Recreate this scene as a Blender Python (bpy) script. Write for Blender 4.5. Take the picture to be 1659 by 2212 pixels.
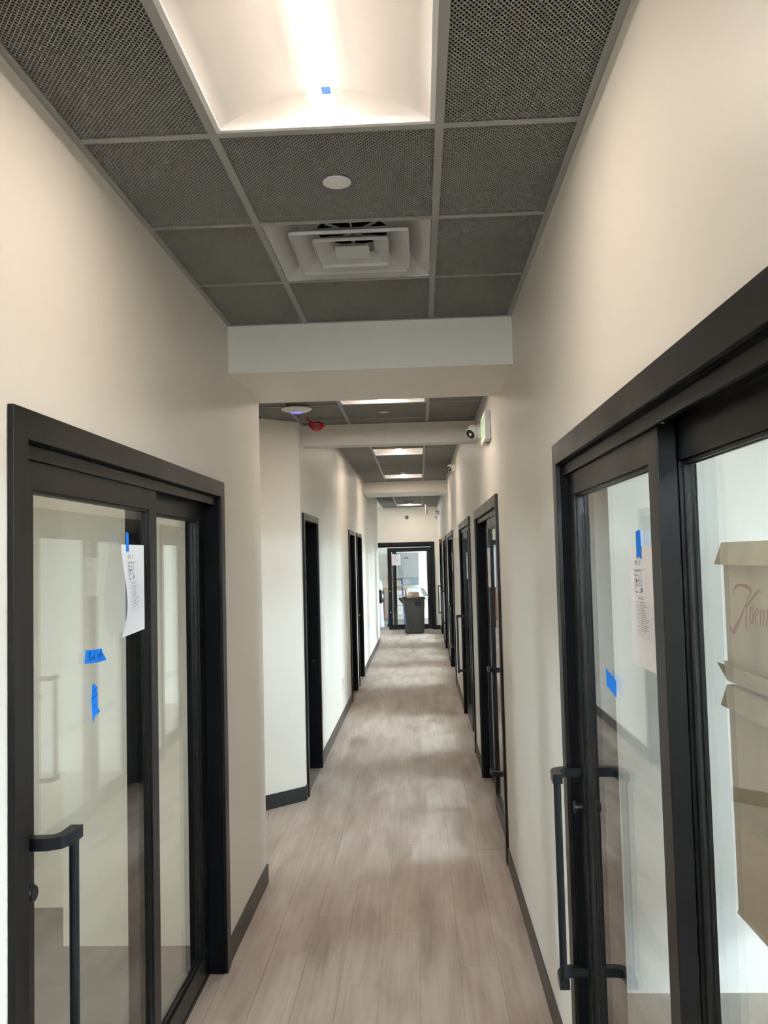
import bpy, bmesh, math, random
from mathutils import Vector, Matrix
random.seed(7)
for o in list(bpy.data.objects): bpy.data.objects.remove(o)
SC = bpy.context.scene
COL = SC.collection

# ------------------------------------------------------------------ camera
XL, XR = -0.909, 0.472            # corridor wall faces
PITCH, YAW, ROLL = 0.0538, 0.0414, -0.025
_cy, _sy, _cp, _sp = math.cos(YAW), math.sin(YAW), math.cos(PITCH), math.sin(PITCH)
_fw = Vector((-_sy*_cp, _cy*_cp, _sp)); _r = Vector((_cy, _sy, 0)); _u = _r.cross(_fw)
_r2 = _r*math.cos(ROLL) + _u*math.sin(ROLL); _u2 = -_r*math.sin(ROLL) + _u*math.cos(ROLL)
cam_d = bpy.data.cameras.new('camera')
cam_d.sensor_fit = 'VERTICAL'; cam_d.sensor_height = 36.0
cam_d.lens = 1818.17*36.0/2212.0; cam_d.clip_start = 0.05; cam_d.clip_end = 300
cam = bpy.data.objects.new('camera', cam_d); COL.objects.link(cam)
M = Matrix((_r2, _u2, -_fw)).transposed().to_4x4(); M.translation = Vector((0, 0, 1.8114))
cam.matrix_world = M
SC.camera = cam

# ------------------------------------------------------------------ world, sun, exposure
LAMP_COL = (1.0, 0.80, 0.60)
world = bpy.data.worlds.new('sky'); SC.world = world; world.use_nodes = True
_bg = world.node_tree.nodes['Background']
_bg.inputs[0].default_value = (0.79, 0.90, 1.0, 1); _bg.inputs[1].default_value = 30.0
sun_d = bpy.data.lights.new('sun', 'SUN'); sun_d.energy = 2.6; sun_d.angle = math.radians(1.2); sun_d.color = (0.86, 0.95, 1.0)
sun = bpy.data.objects.new('sun', sun_d); COL.objects.link(sun)
sun.rotation_euler = Vector((-0.76, 0.42, -0.54)).to_track_quat('-Z', 'Y').to_euler()
def portal(x, y, z, sx, sz, axis):          # window portals: they only guide the sampling of the sky
    d = bpy.data.lights.new('window_portal', 'AREA'); d.shape = 'RECTANGLE'; d.size = sx; d.size_y = sz
    d.cycles.is_portal = True
    o = bpy.data.objects.new('window_portal', d); COL.objects.link(o); o.location = (x, y, z)
    o.rotation_euler = Vector(axis).to_track_quat('-Z', 'Z').to_euler()
SC.view_settings.view_transform = 'Standard'; SC.view_settings.look = 'None'
SC.view_settings.exposure = 0.60; SC.view_settings.gamma = 1.0; SC.view_settings.use_curve_mapping = False
SC.cycles.transparent_max_bounces = 40
SC.cycles.max_bounces = 14; SC.cycles.diffuse_bounces = 6; SC.cycles.glossy_bounces = 6
SC.cycles.sample_clamp_indirect = 8.0
SC.cycles.caustics_reflective = False; SC.cycles.caustics_refractive = False

# ------------------------------------------------------------------ materials
def mat(name, col, rough=0.5, spec=0.5, metal=0.0, emit=None, es=0.0):
    m = bpy.data.materials.new(name); m.use_nodes = True
    b = m.node_tree.nodes['Principled BSDF']
    b.inputs['Base Color'].default_value = (*col, 1); b.inputs['Roughness'].default_value = rough
    b.inputs['Specular IOR Level'].default_value = spec; b.inputs['Metallic'].default_value = metal
    if emit:
        b.inputs['Emission Color'].default_value = (*emit, 1); b.inputs['Emission Strength'].default_value = es
    return m
def noisy(m, c1, c2, scale=(1, 1, 1), detail=4, lo=0.35, hi=0.65, coord='pos', rough=None, bump=0.0, bscale=200, key='Base Color', distort=0.0):
    """mix two colours of the surface with a noise laid over real position"""
    t = m.node_tree; N = t.nodes; L = t.links; b = N['Principled BSDF']
    if coord == 'pos': src = N.new('ShaderNodeNewGeometry').outputs['Position']
    else: src = N.new('ShaderNodeTexCoord').outputs['Object']
    mp = N.new('ShaderNodeMapping'); mp.inputs['Scale'].default_value = scale; L.new(src, mp.inputs[0])
    n = N.new('ShaderNodeTexNoise'); n.inputs['Scale'].default_value = 1; n.inputs['Detail'].default_value = detail
    n.inputs['Distortion'].default_value = distort
    L.new(mp.outputs[0], n.inputs['Vector'])
    r = N.new('ShaderNodeMapRange'); r.inputs[1].default_value = lo; r.inputs[2].default_value = hi; L.new(n.outputs[0], r.inputs[0])
    mx = N.new('ShaderNodeMix'); mx.data_type = 'RGBA'
    mx.inputs[6].default_value = (*c1, 1); mx.inputs[7].default_value = (*c2, 1); L.new(r.outputs[0], mx.inputs[0])
    L.new(mx.outputs[2], b.inputs['Base Color'])
    if rough:
        rr = N.new('ShaderNodeMapRange'); rr.inputs[3].default_value = rough[0]; rr.inputs[4].default_value = rough[1]
        L.new(r.outputs[0], rr.inputs[0]); L.new(rr.outputs[0], b.inputs['Roughness'])
    if bump:
        n2 = N.new('ShaderNodeTexNoise'); n2.inputs['Scale'].default_value = bscale; L.new(src, n2.inputs['Vector'])
        bp = N.new('ShaderNodeBump'); bp.inputs['Strength'].default_value = bump; bp.inputs['Distance'].default_value = 0.002
        L.new(n2.outputs[0], bp.inputs['Height']); L.new(bp.outputs[0], b.inputs['Normal'])
    return mx
M_wall = mat('wall_paint', (.78, .74, .67), .42, .45); noisy(M_wall, (.795, .752, .682), (.775, .735, .665), (1.2, 1.2, .5), bump=.08, bscale=260)
M_cream = mat('cream_paint', (.86, .765, .62), .5, .35)
M_room = mat('room_paint', (.82, .82, .79), .6, .3)
M_tee = mat('tee_enamel', (.30, .31, .305), .45, .4)
M_lat = mat('lattice_enamel', (.33, .335, .315), .5, .4)
M_deck = mat('plenum_black', (.006, .006, .007), .95, .05)
M_blk = mat('black_anodised', (.013, .012, .011), .34, .27)
noisy(M_blk, (.006, .006, .0065), (.017, .0145, .012), (2.2, 2.2, 1.4), detail=6, lo=.48, hi=.72, rough=(.30, .42))
M_jamb = mat('black_jamb', (.006, .007, .009), .6, .10)
M_hnd = mat('handle_black', (.008, .010, .013), .32, .28)
M_base = mat('cove_base', (.075, .065, .057), .5, .4)
M_based = mat('cove_base_dark', (.014, .013, .013), .5, .4)
M_white = mat('white_enamel', (.80, .80, .80), .4, .4)
M_cool = mat('white_plastic', (.72, .72, .71), .35, .4)
M_vault = mat('fixture_white', (.86, .83, .80), .5, .3)
M_lens = mat('lens_lit', (1, 1, 1), .5, .2, emit=(1.0, .86, .73), es=80)
M_lens2 = mat('lens_side_lit', (1, 1, 1), .5, .2, emit=(1.0, .86, .74), es=1.6)
M_paper = mat('paper', (.80, .80, .83), .7, .2)
M_ink = mat('ink', (.20, .20, .21), .8, .1)
M_ink2 = mat('faint_ink', (.42, .42, .44), .8, .1)
M_tape = mat('blue_tape', (.006, .20, .78), .65, .2)
M_tape2 = mat('blue_tape_backlit', (.25, .50, .95), .6, .2, emit=(.12, .26, .75), es=.6)  # pale colour and emission stand in for lens light shining through the tape
M_pen = mat('pen_ink', (.01, .05, .20), .8, .1)
M_card = mat('cardboard', (.52, .42, .30), .85, .1); noisy(M_card, (.56, .455, .33), (.49, .395, .285), (1.5, 6, 1.2), detail=5)
M_ctape = mat('packing_tape', (.42, .37, .28), .45, .3)
M_print = mat('maroon_print', (.34, .11, .10), .85, .1)
M_conc = mat('concrete', (.30, .27, .24), .6, .3); noisy(M_conc, (.36, .325, .285), (.25, .225, .20), (1.3, 1.3, 1.3), detail=6)
M_bin = mat('bin_plastic', (.06, .058, .056), .55, .3)
M_bag = mat('bin_bag', (.012, .012, .013), .35, .5)
M_wood = mat('plywood', (.42, .28, .18), .7, .2)
M_steel = mat('brushed_metal', (.48, .46, .40), .35, .5, metal=.8)
M_red = mat('red_cable', (.45, .012, .02), .5, .4)
M_blue = mat('ladder_blue', (.02, .17, .52), .5, .4)
M_ring = mat('status_light', (.25, .22, .9), .4, .3, emit=(.22, .16, 1.0), es=2.2)
M_exit = mat('sign_face', (.80, .84, .70), .4, .3, emit=(.8, 1.0, .62), es=.18)
M_exitg = mat('sign_green', (.35, .58, .32), .5, .3, emit=(.15, .6, .2), es=.12)
M_dark = mat('lens_black', (.01, .008, .008), .15, .5)
M_copper = mat('reddish_brown', (.35, .10, .05), .35, .5)
M_greyw = mat('grey_laminate', (.38, .38, .41), .5, .3)
M_slate = mat('slate_panel', (.20, .29, .34), .5, .3)
M_sheet = mat('dust_sheet', (.55, .57, .60), .7, .2)
M_grnd = mat('outdoor_paving', (.38, .37, .35), .9, .1)
M_lamel = mat('vent_white', (.56, .57, .575), .45, .35)
M_brown = mat('brown_paper', (.50, .37, .28), .8, .1)

# floor planks: tone per plank, long streaks and pale traffic dust
M_plank = mat('vinyl_plank', (.4, .34, .3), .46, .42)
def _plank():
    t = M_plank.node_tree; N = t.nodes; L = t.links; b = N['Principled BSDF']
    g = N.new('ShaderNodeNewGeometry'); oi = N.new('ShaderNodeObjectInfo')
    def noise(scale, detail, dist=0.0, add=None):
        mp = N.new('ShaderNodeMapping'); mp.inputs['Scale'].default_value = scale; L.new(g.outputs['Position'], mp.inputs[0])
        if add: 
            va = N.new('ShaderNodeVectorMath'); va.operation = 'ADD'; L.new(mp.outputs[0], va.inputs[0]); L.new(add, va.inputs[1]); o = va.outputs[0]
        else: o = mp.outputs[0]
        n = N.new('ShaderNodeTexNoise'); n.inputs['Scale'].default_value = 1; n.inputs['Detail'].default_value = detail; n.inputs['Distortion'].default_value = dist
        L.new(o, n.inputs['Vector']); return n.outputs[0]
    sc = N.new('ShaderNodeVectorMath'); sc.operation = 'SCALE'; sc.inputs[3].default_value = 40
    cb = N.new('ShaderNodeCombineXYZ'); L.new(oi.outputs['Random'], cb.inputs[0]); L.new(oi.outputs['Random'], cb.inputs[1]); L.new(cb.outputs[0], sc.inputs[0])
    streak = noise((55, 1.6, 1), 6, .3, sc.outputs[0])
    patch = noise((7, 1.3, 1), 7, .7)
    big = noise((1.3, .55, 1), 3, .2)
    def mr(x, a, bb, c, d):
        r = N.new('ShaderNodeMapRange'); r.inputs[1].default_value = a; r.inputs[2].default_value = bb; r.inputs[3].default_value = c; r.inputs[4].default_value = d
        L.new(x, r.inputs[0]); return r.outputs[0]
    def add(a, c):
        m = N.new('ShaderNodeMath'); m.operation = 'ADD'; L.new(a, m.inputs[0]); L.new(c, m.inputs[1]); return m.outputs[0]
    v = add(add(mr(streak, .25, .75, -.13, .13), mr(patch, .3, .7, -.26, .26)), add(mr(big, .3, .7, -.24, .24), mr(oi.outputs['Random'], 0, 1, .46, .54)))
    cr = N.new('ShaderNodeValToRGB'); L.new(v, cr.inputs[0])
    e = cr.color_ramp.elements; e[0].position = .10; e[0].color = (.335, .265, .22, 1); e[1].position = .90; e[1].color = (.70, .62, .565, 1)
    m = e.new(.5); m.color = (.55, .455, .395, 1)
    L.new(cr.outputs[0], b.inputs['Base Color'])
    L.new(mr(v, .2, .8, .40, .56), b.inputs['Roughness'])
_plank()

def glass_mat(name, tint):
    m = bpy.data.materials.new(name); m.use_nodes = True; t = m.node_tree; N = t.nodes; L = t.links; N.clear()
    out = N.new('ShaderNodeOutputMaterial'); mix = N.new('ShaderNodeMixShader'); tr = N.new('ShaderNodeBsdfTransparent'); gl = N.new('ShaderNodeBsdfGlossy')
    tr.inputs[0].default_value = (*tint, 1); gl.inputs['Roughness'].default_value = 0.0; gl.inputs[0].default_value = (1, 1, 1, 1)
    fr = N.new('ShaderNodeFresnel'); geo = N.new('ShaderNodeNewGeometry')
    mr = N.new('ShaderNodeMapRange'); mr.inputs[3].default_value = 1.5; mr.inputs[4].default_value = 1/1.5
    L.new(geo.outputs['Backfacing'], mr.inputs[0]); L.new(mr.outputs[0], fr.inputs[0])
    L.new(fr.outputs[0], mix.inputs[0]); L.new(tr.outputs[0], mix.inputs[1]); L.new(gl.outputs[0], mix.inputs[2]); L.new(mix.outputs[0], out.inputs[0])
    return m
M_glass = glass_mat('door_glass', (.975, .99, .985))

# ------------------------------------------------------------------ helpers
class MB:
    def __init__(s, f=None): s.bm = bmesh.new(); s.f = f
    def verts(s, pts):
        return [s.bm.verts.new(s.f(*p) if s.f else p) for p in pts]
    def box(s, x0, x1, y0, y1, z0, z1):
        v = s.verts([(x0, y0, z0), (x1, y0, z0), (x1, y1, z0), (x0, y1, z0), (x0, y0, z1), (x1, y0, z1), (x1, y1, z1), (x0, y1, z1)])
        for q in ((0, 3, 2, 1), (4, 5, 6, 7), (0, 1, 5, 4), (1, 2, 6, 5), (2, 3, 7, 6), (3, 0, 4, 7)): s.bm.faces.new([v[i] for i in q])
        return s
    def ring(s, x0, x1, y0, y1, z0, z1, wl, wr, wt, wb):   # rectangular frame in the y-z plane, thickness along x
        def lp(x, i): return [(x, y0+i*wl, z0+i*wb), (x, y1-i*wr, z0+i*wb), (x, y1-i*wr, z1-i*wt), (x, y0+i*wl, z1-i*wt)]
        v = [s.verts(q) for q in (lp(x0, 0), lp(x0, 1), lp(x1, 1), lp(x1, 0))]
        for a, b in ((0, 1), (1, 2), (2, 3), (3, 0)):
            for k in range(4): s.bm.faces.new((v[a][k], v[a][(k+1) % 4], v[b][(k+1) % 4], v[b][k]))
        return s
    def arch(s, x0, x1, y0, y1, z0, z1, wl, wr, wt):    # door casing: two legs and a head in one piece
        return s.prism([(y0, z0), (y0+wl, z0), (y0+wl, z1-wt), (y1-wr, z1-wt), (y1-wr, z0), (y1, z0), (y1, z1), (y0, z1)], x0, x1, 'x')
    def loft(s, rings, close=True, cap=True):
        vs = [s.verts(r) for r in rings]; n = len(vs[0])
        for a, b in zip(vs, vs[1:]):
            for i in range(n if close else n-1):
                j = (i+1) % n; s.bm.faces.new((a[i], a[j], b[j], b[i]))
        if cap and close:
            s.bm.faces.new(vs[0][::-1]); s.bm.faces.new(vs[-1])
        return s
    def lathe(s, c, axis, prof, n=24, cap=True):           # prof: (radius, distance along axis)
        c = Vector(c); ax = Vector(axis).normalized(); t = ax.orthogonal().normalized(); b = ax.cross(t)
        rings = [[tuple(c + ax*h + (t*math.cos(2*math.pi*k/n) + b*math.sin(2*math.pi*k/n))*max(r, 1e-5)) for k in range(n)] for r, h in prof]
        return s.loft(rings, True, cap)
    def cyl(s, p0, p1, r, n=16, r1=None):
        p0 = Vector(p0); p1 = Vector(p1)
        return s.lathe(p0, p1-p0, [(r, 0), (r if r1 is None else r1, (p1-p0).length)], n)
    def tube(s, pts, r, n=8):
        pts = [Vector(p) for p in pts]; rings = []; up = Vector((0, 0, 1))
        for i, p in enumerate(pts):
            d = (pts[min(i+1, len(pts)-1)] - pts[max(i-1, 0)]).normalized()
            a = d.cross(up); a = a.normalized() if a.length > 1e-3 else Vector((1, 0, 0)); b = a.cross(d)
            rings.append([tuple(p + (a*math.cos(2*math.pi*k/n) + b*math.sin(2*math.pi*k/n))*r) for k in range(n)])
        return s.loft(rings)
    def prism(s, poly, h0, h1, ax='z'):
        def q(a, b, h): return {'z': (a, b, h), 'x': (h, a, b), 'y': (a, h, b)}[ax]
        return s.loft([[q(a, b, h0) for a, b in poly], [q(a, b, h1) for a, b in poly]])
    def build(s, name, m, parent=None, smooth=False, bevel=0.0, loc=None):
        bmesh.ops.recalc_face_normals(s.bm, faces=s.bm.faces)
        me = bpy.data.meshes.new(name); s.bm.to_mesh(me); s.bm.free(); me.materials.append(m)
        if smooth:
            for p in me.polygons: p.use_smooth = True
            try: me.set_sharp_from_angle(angle=math.radians(35))
            except Exception: pass
        return link(name, me, parent, bevel, loc)
def link(name, me, parent=None, bevel=0.0, loc=None):
    o = bpy.data.objects.new(name, me); COL.objects.link(o)
    if parent: o.parent = parent
    if loc: o.location = loc
    if bevel:
        b = o.modifiers.new('edge', 'BEVEL'); b.width = bevel; b.segments = 2; b.limit_method = 'ANGLE'
    return o
def tag(o, label=None, cat=None, group=None, kind=None):
    if label: o['label'] = label
    if cat: o['category'] = cat
    if group: o['group'] = group
    if kind: o['kind'] = kind
    return o
def thing(name, label, cat, loc=(0, 0, 0), rz=0.0, group=None, kind=None):
    o = bpy.data.objects.new(name, None); COL.objects.link(o); o.location = loc; o.rotation_euler = (0, 0, rz)
    o.empty_display_size = .1
    return tag(o, label, cat, group, kind)
def struct(o, label=None): return tag(o, label, kind='structure')
def dup(root, loc=None, label=None):
    def cp(o, par):
        c = o.copy(); COL.objects.link(c); c.parent = par
        for ch in list(o.children): cp(ch, c)
        return c
    r = cp(root, None)
    if loc: r.location = loc
    if label: r['label'] = label
    return r

# ------------------------------------------------------------------ shell
CASE_W, TOP, INN = .07, 2.174, 2.104
W = 2.02
R_DOORS = [(0.845, 'far'), (5.03, 'near'), (7.84, 'far'), (11.93, 'near'), (14.75, 'far'), (17.80, 'far')]
L_DOOR = 1.82
SWING = [(6.49, .94, 'far', 'black swing door beside the angled wall, lever handle and dusty kick rail'),
         (10.70, .93, 'near', 'plain black swing door in the left wall, first of the close pair'),
         (11.98, 1.02, 'far', 'black swing door with a lever in the left wall, beyond its close neighbour')]
HI = 3.24
def wall_with_openings(x0, x1, ya, yb, ops, name):
    b = MB(); y = ya
    for (a, c, z) in ops:
        b.box(x0, x1, y, a, -.02, HI); b.box(x0, x1, a, c, z, HI); y = c
    b.box(x0, x1, y, yb, -.02, HI)
    return struct(b.build(name, M_wall))
wall_with_openings(XR, XR+.145, -3.0, 21.0, [(y+.045, y+W-.045, TOP-.045) for y, _ in R_DOORS], 'wall_right')
wall_with_openings(XL-.145, XL, -3.0, 4.80, [(L_DOOR+.045, L_DOOR+W-.045, TOP-.045)], 'wall_left_near')
wall_with_openings(XL-.145, XL, 6.42, 18.3, [(y+.035, y+w-.035, TOP-.035) for y, w, _, _ in SWING], 'wall_left_far')
# angled wall and the wall of the side passage
b = MB(); b.prism([(XL, 6.42), (-1.60, 5.775), (-4.0, 5.775), (-4.0, 5.90), (-1.66, 5.90), (XL-.145, 6.47)], -.02, 2.868)
struct(b.build('wall_left_angled', M_wall))
b = MB(); b.box(-1.75, XL-.145, 4.05, 4.80, -.02, HI); b.box(-4.0, -1.75, 4.50, 4.80, -.02, HI)
struct(b.build('wall_left_return', M_cream))
# end wall with its door opening
ED0, ED1, EY = -1.657, .363, 21.0
b = MB(); b.box(-4.0, ED0+.045, EY, EY+.145, -.02, HI); b.box(ED1-.045, 4.0, EY, EY+.145, -.02, HI); b.box(ED0+.045, ED1-.045, EY, EY+.145, TOP-.045, HI)
struct(b.build('wall_end', M_wall))
# outer shell
b = MB(); b.box(-4.15, -.84, -3.15, -3.0, -.02, HI); b.box(.40, 4.2, -3.15, -3.0, -.02, HI); b.box(-.84, .40, -3.15, -3.0, -.02, 2.14); b.box(-.84, .40, -3.15, -3.0, 2.92, HI); struct(b.build('wall_behind', M_room))
portal(-.22, -3.16, 2.53, 1.24, .78, (0, 1, 0))
_t = thing('window_8', None, None, (-.22, -3.07, 2.14), kind='structure')  # unseen window added for daylight from behind, set high to avoid its reflection
MB(lambda u, v, z: (v, u, z)).ring(-.03, .03, -.62, .62, 0, .78, .05, .05, .05, .05).build('window_frame', M_blk, _t)
MB(lambda u, v, z: (v, u, z)).box(-.004, .004, -.57, .57, .05, .73).build('pane', M_glass, _t)
b = MB(); b.box(-4.15, -4.0, -3.0, 1.4, -.02, HI); b.box(-4.15, -4.0, 2.2, 19.4, -.02, HI); b.box(-4.15, -4.0, 20.2, 25.0, -.02, HI); b.box(-4.15, -4.0, 19.4, 20.2, -.02, .8); b.box(-4.15, -4.0, 19.4, 20.2, 2.3, HI); b.box(-4.15, -4.0, 1.4, 2.2, -.02, .9); b.box(-4.15, -4.0, 1.4, 2.2, 2.3, HI)
portal(-4.16, 1.8, 1.6, .8, 1.4, (1, 0, 0)); portal(-4.16, 19.8, 1.55, .8, 1.5, (1, 0, 0))
_t = thing('window_10', None, None, (-4.07, 19.8, .8), kind='structure')  # unseen window added to brighten the lobby and the far floor
MB().ring(-.03, .03, -.4, .4, 0, 1.5, .05, .05, .05, .05).build('window_frame', M_blk, _t)
MB().box(-.004, .004, -.35, .35, .05, 1.45).build('pane', M_glass, _t)
_t = thing('window_9', None, None, (-4.07, 1.8, .9), kind='structure')  # unseen window added to bring daylight into the left room
MB().ring(-.03, .03, -.4, .4, 0, 1.4, .05, .05, .05, .05).build('window_frame', M_blk, _t)
MB().box(-.004, .004, -.35, .35, .05, 1.35).build('pane', M_glass, _t); struct(b.build('wall_outer_left', M_room))
WIN = [(1.0, .9, 2.2), (5.85, .9, 2.2), (9.15, .8, 2.3), (12.6, .6, 2.4), (15.8, .5, 2.4), (19.15, .5, 2.4), (22.9, .5, 2.4)]   # centre y, sill, head
WW = [2.7, 1.9, 2.5, 2.6, 2.2, 2.8, 3.0]
b = MB(); y = -3.0
for (c, s0, s1), w in zip(WIN, WW):
    b.box(3.9, 4.05, y, c-w/2, -.02, HI); b.box(3.9, 4.05, c-w/2, c+w/2, -.02, s0); b.box(3.9, 4.05, c-w/2, c+w/2, s1, HI); y = c+w/2
b.box(3.9, 4.05, y, 25.0, -.02, HI)
struct(b.build('wall_outer_right', M_room))
b = MB(); b.box(-4.15, 4.05, 25.0, 25.15, -.02, HI)
struct(b.build('wall_far', M_room))
b = MB()
for yy in (3.60, 7.40, 10.85, 14.30, 17.25): b.box(XR+.145, 3.9, yy, yy+.10, -.02, HI)
b.box(XR+.145, 3.9, -1.6, -1.5, -.02, HI)
struct(b.build('wall_partitions_right', M_room))
b = MB(); b.box(-4.0, XL-.145, -.6, -.5, -.02, HI)
for yy in (8.9, 11.78, 14.5): b.box(-4.0, XL-.145, yy, yy+.10, -.02, HI)
b.box(-4.0, XL-.145, 18.2, 18.3, -.02, HI)
struct(b.build('wall_partitions_left', M_wall))
for i, ((c, s0, s1), w) in enumerate(zip(WIN, WW)):
    r = thing('window_%d' % (i+1), None, None, (3.97, c, s0), kind='structure')
    MB().ring(-.03, .03, -w/2, w/2, 0, s1-s0, .05, .05, .05, .05).build('window_frame', M_blk, r)
    MB().box(-.025, .025, -.02, .02, .05, s1-s0-.05).build('mullion', M_blk, r)
    MB().box(-.004, .004, -w/2+.05, w/2-.05, .05, s1-s0-.05).build('pane', M_glass, r)
    portal(4.06, c, (s0+s1)/2, w, s1-s0, (-1, 0, 0))
# ground outside, slab, roof
struct(MB().box(-60, 60, -60, 80, -.30, -.22).build('ground', M_grnd))
fl = struct(MB().box(-4.15, 4.2, -3.15, 25.15, -.22, -.003).build('floor', M_conc), 'pale wood-look floor of the corridor and bare concrete of the rooms')
struct(MB().box(-4.15, 4.2, -3.15, 25.15, HI, HI+.15).build('ceiling', M_deck))
struct(MB().box(XR+.145, 3.9, -1.5, 21.0, 2.75, 2.79).build('ceiling_rooms_right', M_room))
struct(MB().box(-4.0, XL-.145, -.5, 4.05, 2.75, 2.79).build('ceiling_room_left', M_cream))
struct(MB().box(-4.0, 3.9, 21.145, 25.0, 2.75, 2.79).build('ceiling_end_room', M_room))

# planks
PW, PL = (XR-XL)/8, 1.22
def plank_mesh(w, l):
    m = MB(); e = .0005
    m.loft([[(e, e, -.004), (w-e, e, -.004), (w-e, l-e, -.004), (e, l-e, -.004)], [(e, e, -.0006), (w-e, e, -.0006), (w-e, l-e, -.0006), (e, l-e, -.0006)],
            [(2*e, 2*e, 0), (w-2*e, 2*e, 0), (w-2*e, l-2*e, 0), (2*e, l-2*e, 0)]])
    bmesh.ops.recalc_face_normals(m.bm, faces=m.bm.faces); me = bpy.data.meshes.new('plank'); m.bm.to_mesh(me); m.bm.free(); me.materials.append(M_plank); return me
_pm = {}
def plank(x, y, w, l):
    k = (round(w, 4), round(l, 4))
    if k not in _pm: _pm[k] = plank_mesh(w, l)
    o = bpy.data.objects.new('plank', _pm[k]); COL.objects.link(o); o.parent = fl; o.location = (x, y, 0)
def plank_field(x0, ncol, ya, yb, first=0):
    offs = [0, .62, .24, .93, .41, .08, .77, .52]
    for c in range(ncol):
        y = ya - offs[(c+first) % 8]
        while y < yb - .01:
            a, e = max(y, ya), min(y+PL, yb)
            if e - a > .03: plank(x0+c*PW, a, PW, e-a)
            y += PL
plank_field(XL, 8, -1.5, 21.0)
plank_field(XL-4*PW, 4, 4.80, 6.42, 3)
for _x0, _x1, _y0 in [(XL-.142, XL, L_DOOR)] + [(XR, XR+.142, y) for y, _ in R_DOORS]:
    plank(_x0, _y0+.05, _x1-_x0, W/2-.05); plank(_x0, _y0+W/2, _x1-_x0, W/2-.05)
plank_field(XL-6*PW, 6, 18.30, 21.0, 5)

# header beams across the corridor
struct(MB().box(XL, XR, 4.03, 4.83, 2.725, HI).build('trim_1', M_wall), 'deep painted header beam nearest the camera')
struct(MB().box(XL, XR, 6.60, 6.76, 2.705, HI).build('trim_2', M_wall), 'shallow painted header beam past the angled wall')
struct(MB().box(XL, XR, 13.85, 14.90, 2.88, HI).build('trim_3', M_wall), 'painted header beam farther down the corridor')

# baseboards
def base_r(a, b_): return (XR-.009, XR, a, b_)
m = MB(); ys = [-3.0]
for y, _ in R_DOORS: ys += [y, y+W]
ys.append(21.0)
for a, c in zip(ys[::2], ys[1::2]):
    if c-a > .02: m.box(XR-.009, XR-.0002, a+.001, c-.001, .0005, .105)
struct(m.build('baseboard_right', M_base, bevel=.0015))
m = MB(); m.box(XL+.0002, XL+.009, -3.0, L_DOOR-.001, .0005, .105); m.box(XL+.0002, XL+.009, L_DOOR+W+.001, 4.809, .0005, .105); m.box(-1.6, XL+.009, 4.8002, 4.809, .0005, .105)
struct(m.build('baseboard_left_near', M_base, bevel=.0015))
m = MB(); ys = [6.42]
for y, w, _, _ in SWING: ys += [y, y+w]
ys.append(18.309)
for a, c in zip(ys[::2], ys[1::2]): m.box(XL+.0002, XL+.009, a+.001, c-.001, .0005, .105)
m.box(XL-.3, XL+.009, 18.3002, 18.309, .0005, .105)
struct(m.build('baseboard_left_far', M_base, bevel=.0015))
dv = Vector((-1.60-XL, 5.775-6.42, 0)).normalized(); nv = Vector((-dv.y, dv.x, 0)); nv = nv if nv.x > 0 else -nv
p0 = Vector((XL, 6.42, 0)); p1 = Vector((-1.60, 5.775, 0))
m = MB(); q = [p0+nv*.0003+Vector((.006, 0, 0)), p0+nv*.010+Vector((.006, 0, 0)), p1+nv*.010, p1+nv*.0003]
m.prism([(v.x, v.y) for v in q], .0005, .105)
struct(m.build('baseboard_left_angled', M_based, bevel=.0015), 'black cove base along the angled wall')
struct(MB().box(ED1+.001, XR-.009, EY-.009, EY-.0002, .0005, .105).build('baseboard_end', M_based))

# ------------------------------------------------------------------ suspended ceiling
CG = bpy.data.objects['ceiling']
G = .6096; XA = -.527; XB = XA+G; TW = .024
DX, DY = .0127, .0159
_cache = {}
def lattice_me(w, l):
    """diamond mesh of straight bent strips filling w x l, centred on the origin"""
    k = (round(w, 3), round(l, 3))
    if k in _cache: return _cache[k]
    m = bmesh.new(); hw, hl = w/2, l/2; t = .0008; h = .0034
    for sgn in (1, -1):
        slope = sgn*DY/DX; c = -(hl + hw*DY/DX)
        while c < hl + hw*DY/DX:
            pts = []
            x0 = -hw; x1 = hw
            xa = ((-hl)-c)/slope; xb = (hl-c)/slope
            lo, hi_ = max(x0, min(xa, xb)), min(x1, max(xa, xb))
            if hi_ - lo > .002:
                d = Vector((1, slope, 0)).normalized(); n = Vector((-d.y, d.x, 0))*t
                A = Vector((lo, slope*lo+c, 0)); B = Vector((hi_, slope*hi_+c, 0))
                z0, z1 = (0, h) if sgn > 0 else (.0004, h+.0004)
                vs = [m.verts.new(v) for v in (A-n+Vector((0, 0, z0)), A+n+Vector((0, 0, z0)), A+n+Vector((0, 0, z1)), A-n+Vector((0, 0, z1)),
                                               B-n+Vector((0, 0, z0)), B+n+Vector((0, 0, z0)), B+n+Vector((0, 0, z1)), B-n+Vector((0, 0, z1)))]
                for q in ((0, 1, 5, 4), (1, 2, 6, 5), (3, 0, 4, 7)): m.faces.new([vs[i] for i in q])
            c += DY
    me = bpy.data.meshes.new('mesh_lattice'); m.to_mesh(me); m.free(); me.materials.append(M_lat)
    _cache[k] = me; return me
_fr = {}
def panel_me(w, l):
    k = (round(w, 3), round(l, 3))
    if k not in _fr:
        m = MB(); e = .006
        m.box(-w/2, w/2, -l/2, -l/2+e, 0, .012); m.box(-w/2, w/2, l/2-e, l/2, 0, .012); m.box(-w/2, -w/2+e, -l/2+e, l/2-e, 0, .012); m.box(w/2-e, w/2, -l/2+e, l/2-e, 0, .012)
        bmesh.ops.recalc_face_normals(m.bm, faces=m.bm.faces); me = bpy.data.meshes.new('ceiling_panel'); m.bm.to_mesh(me); m.bm.free(); me.materials.append(M_tee)
        _fr[k] = me
    return _fr[k]
_sc = {}
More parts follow.
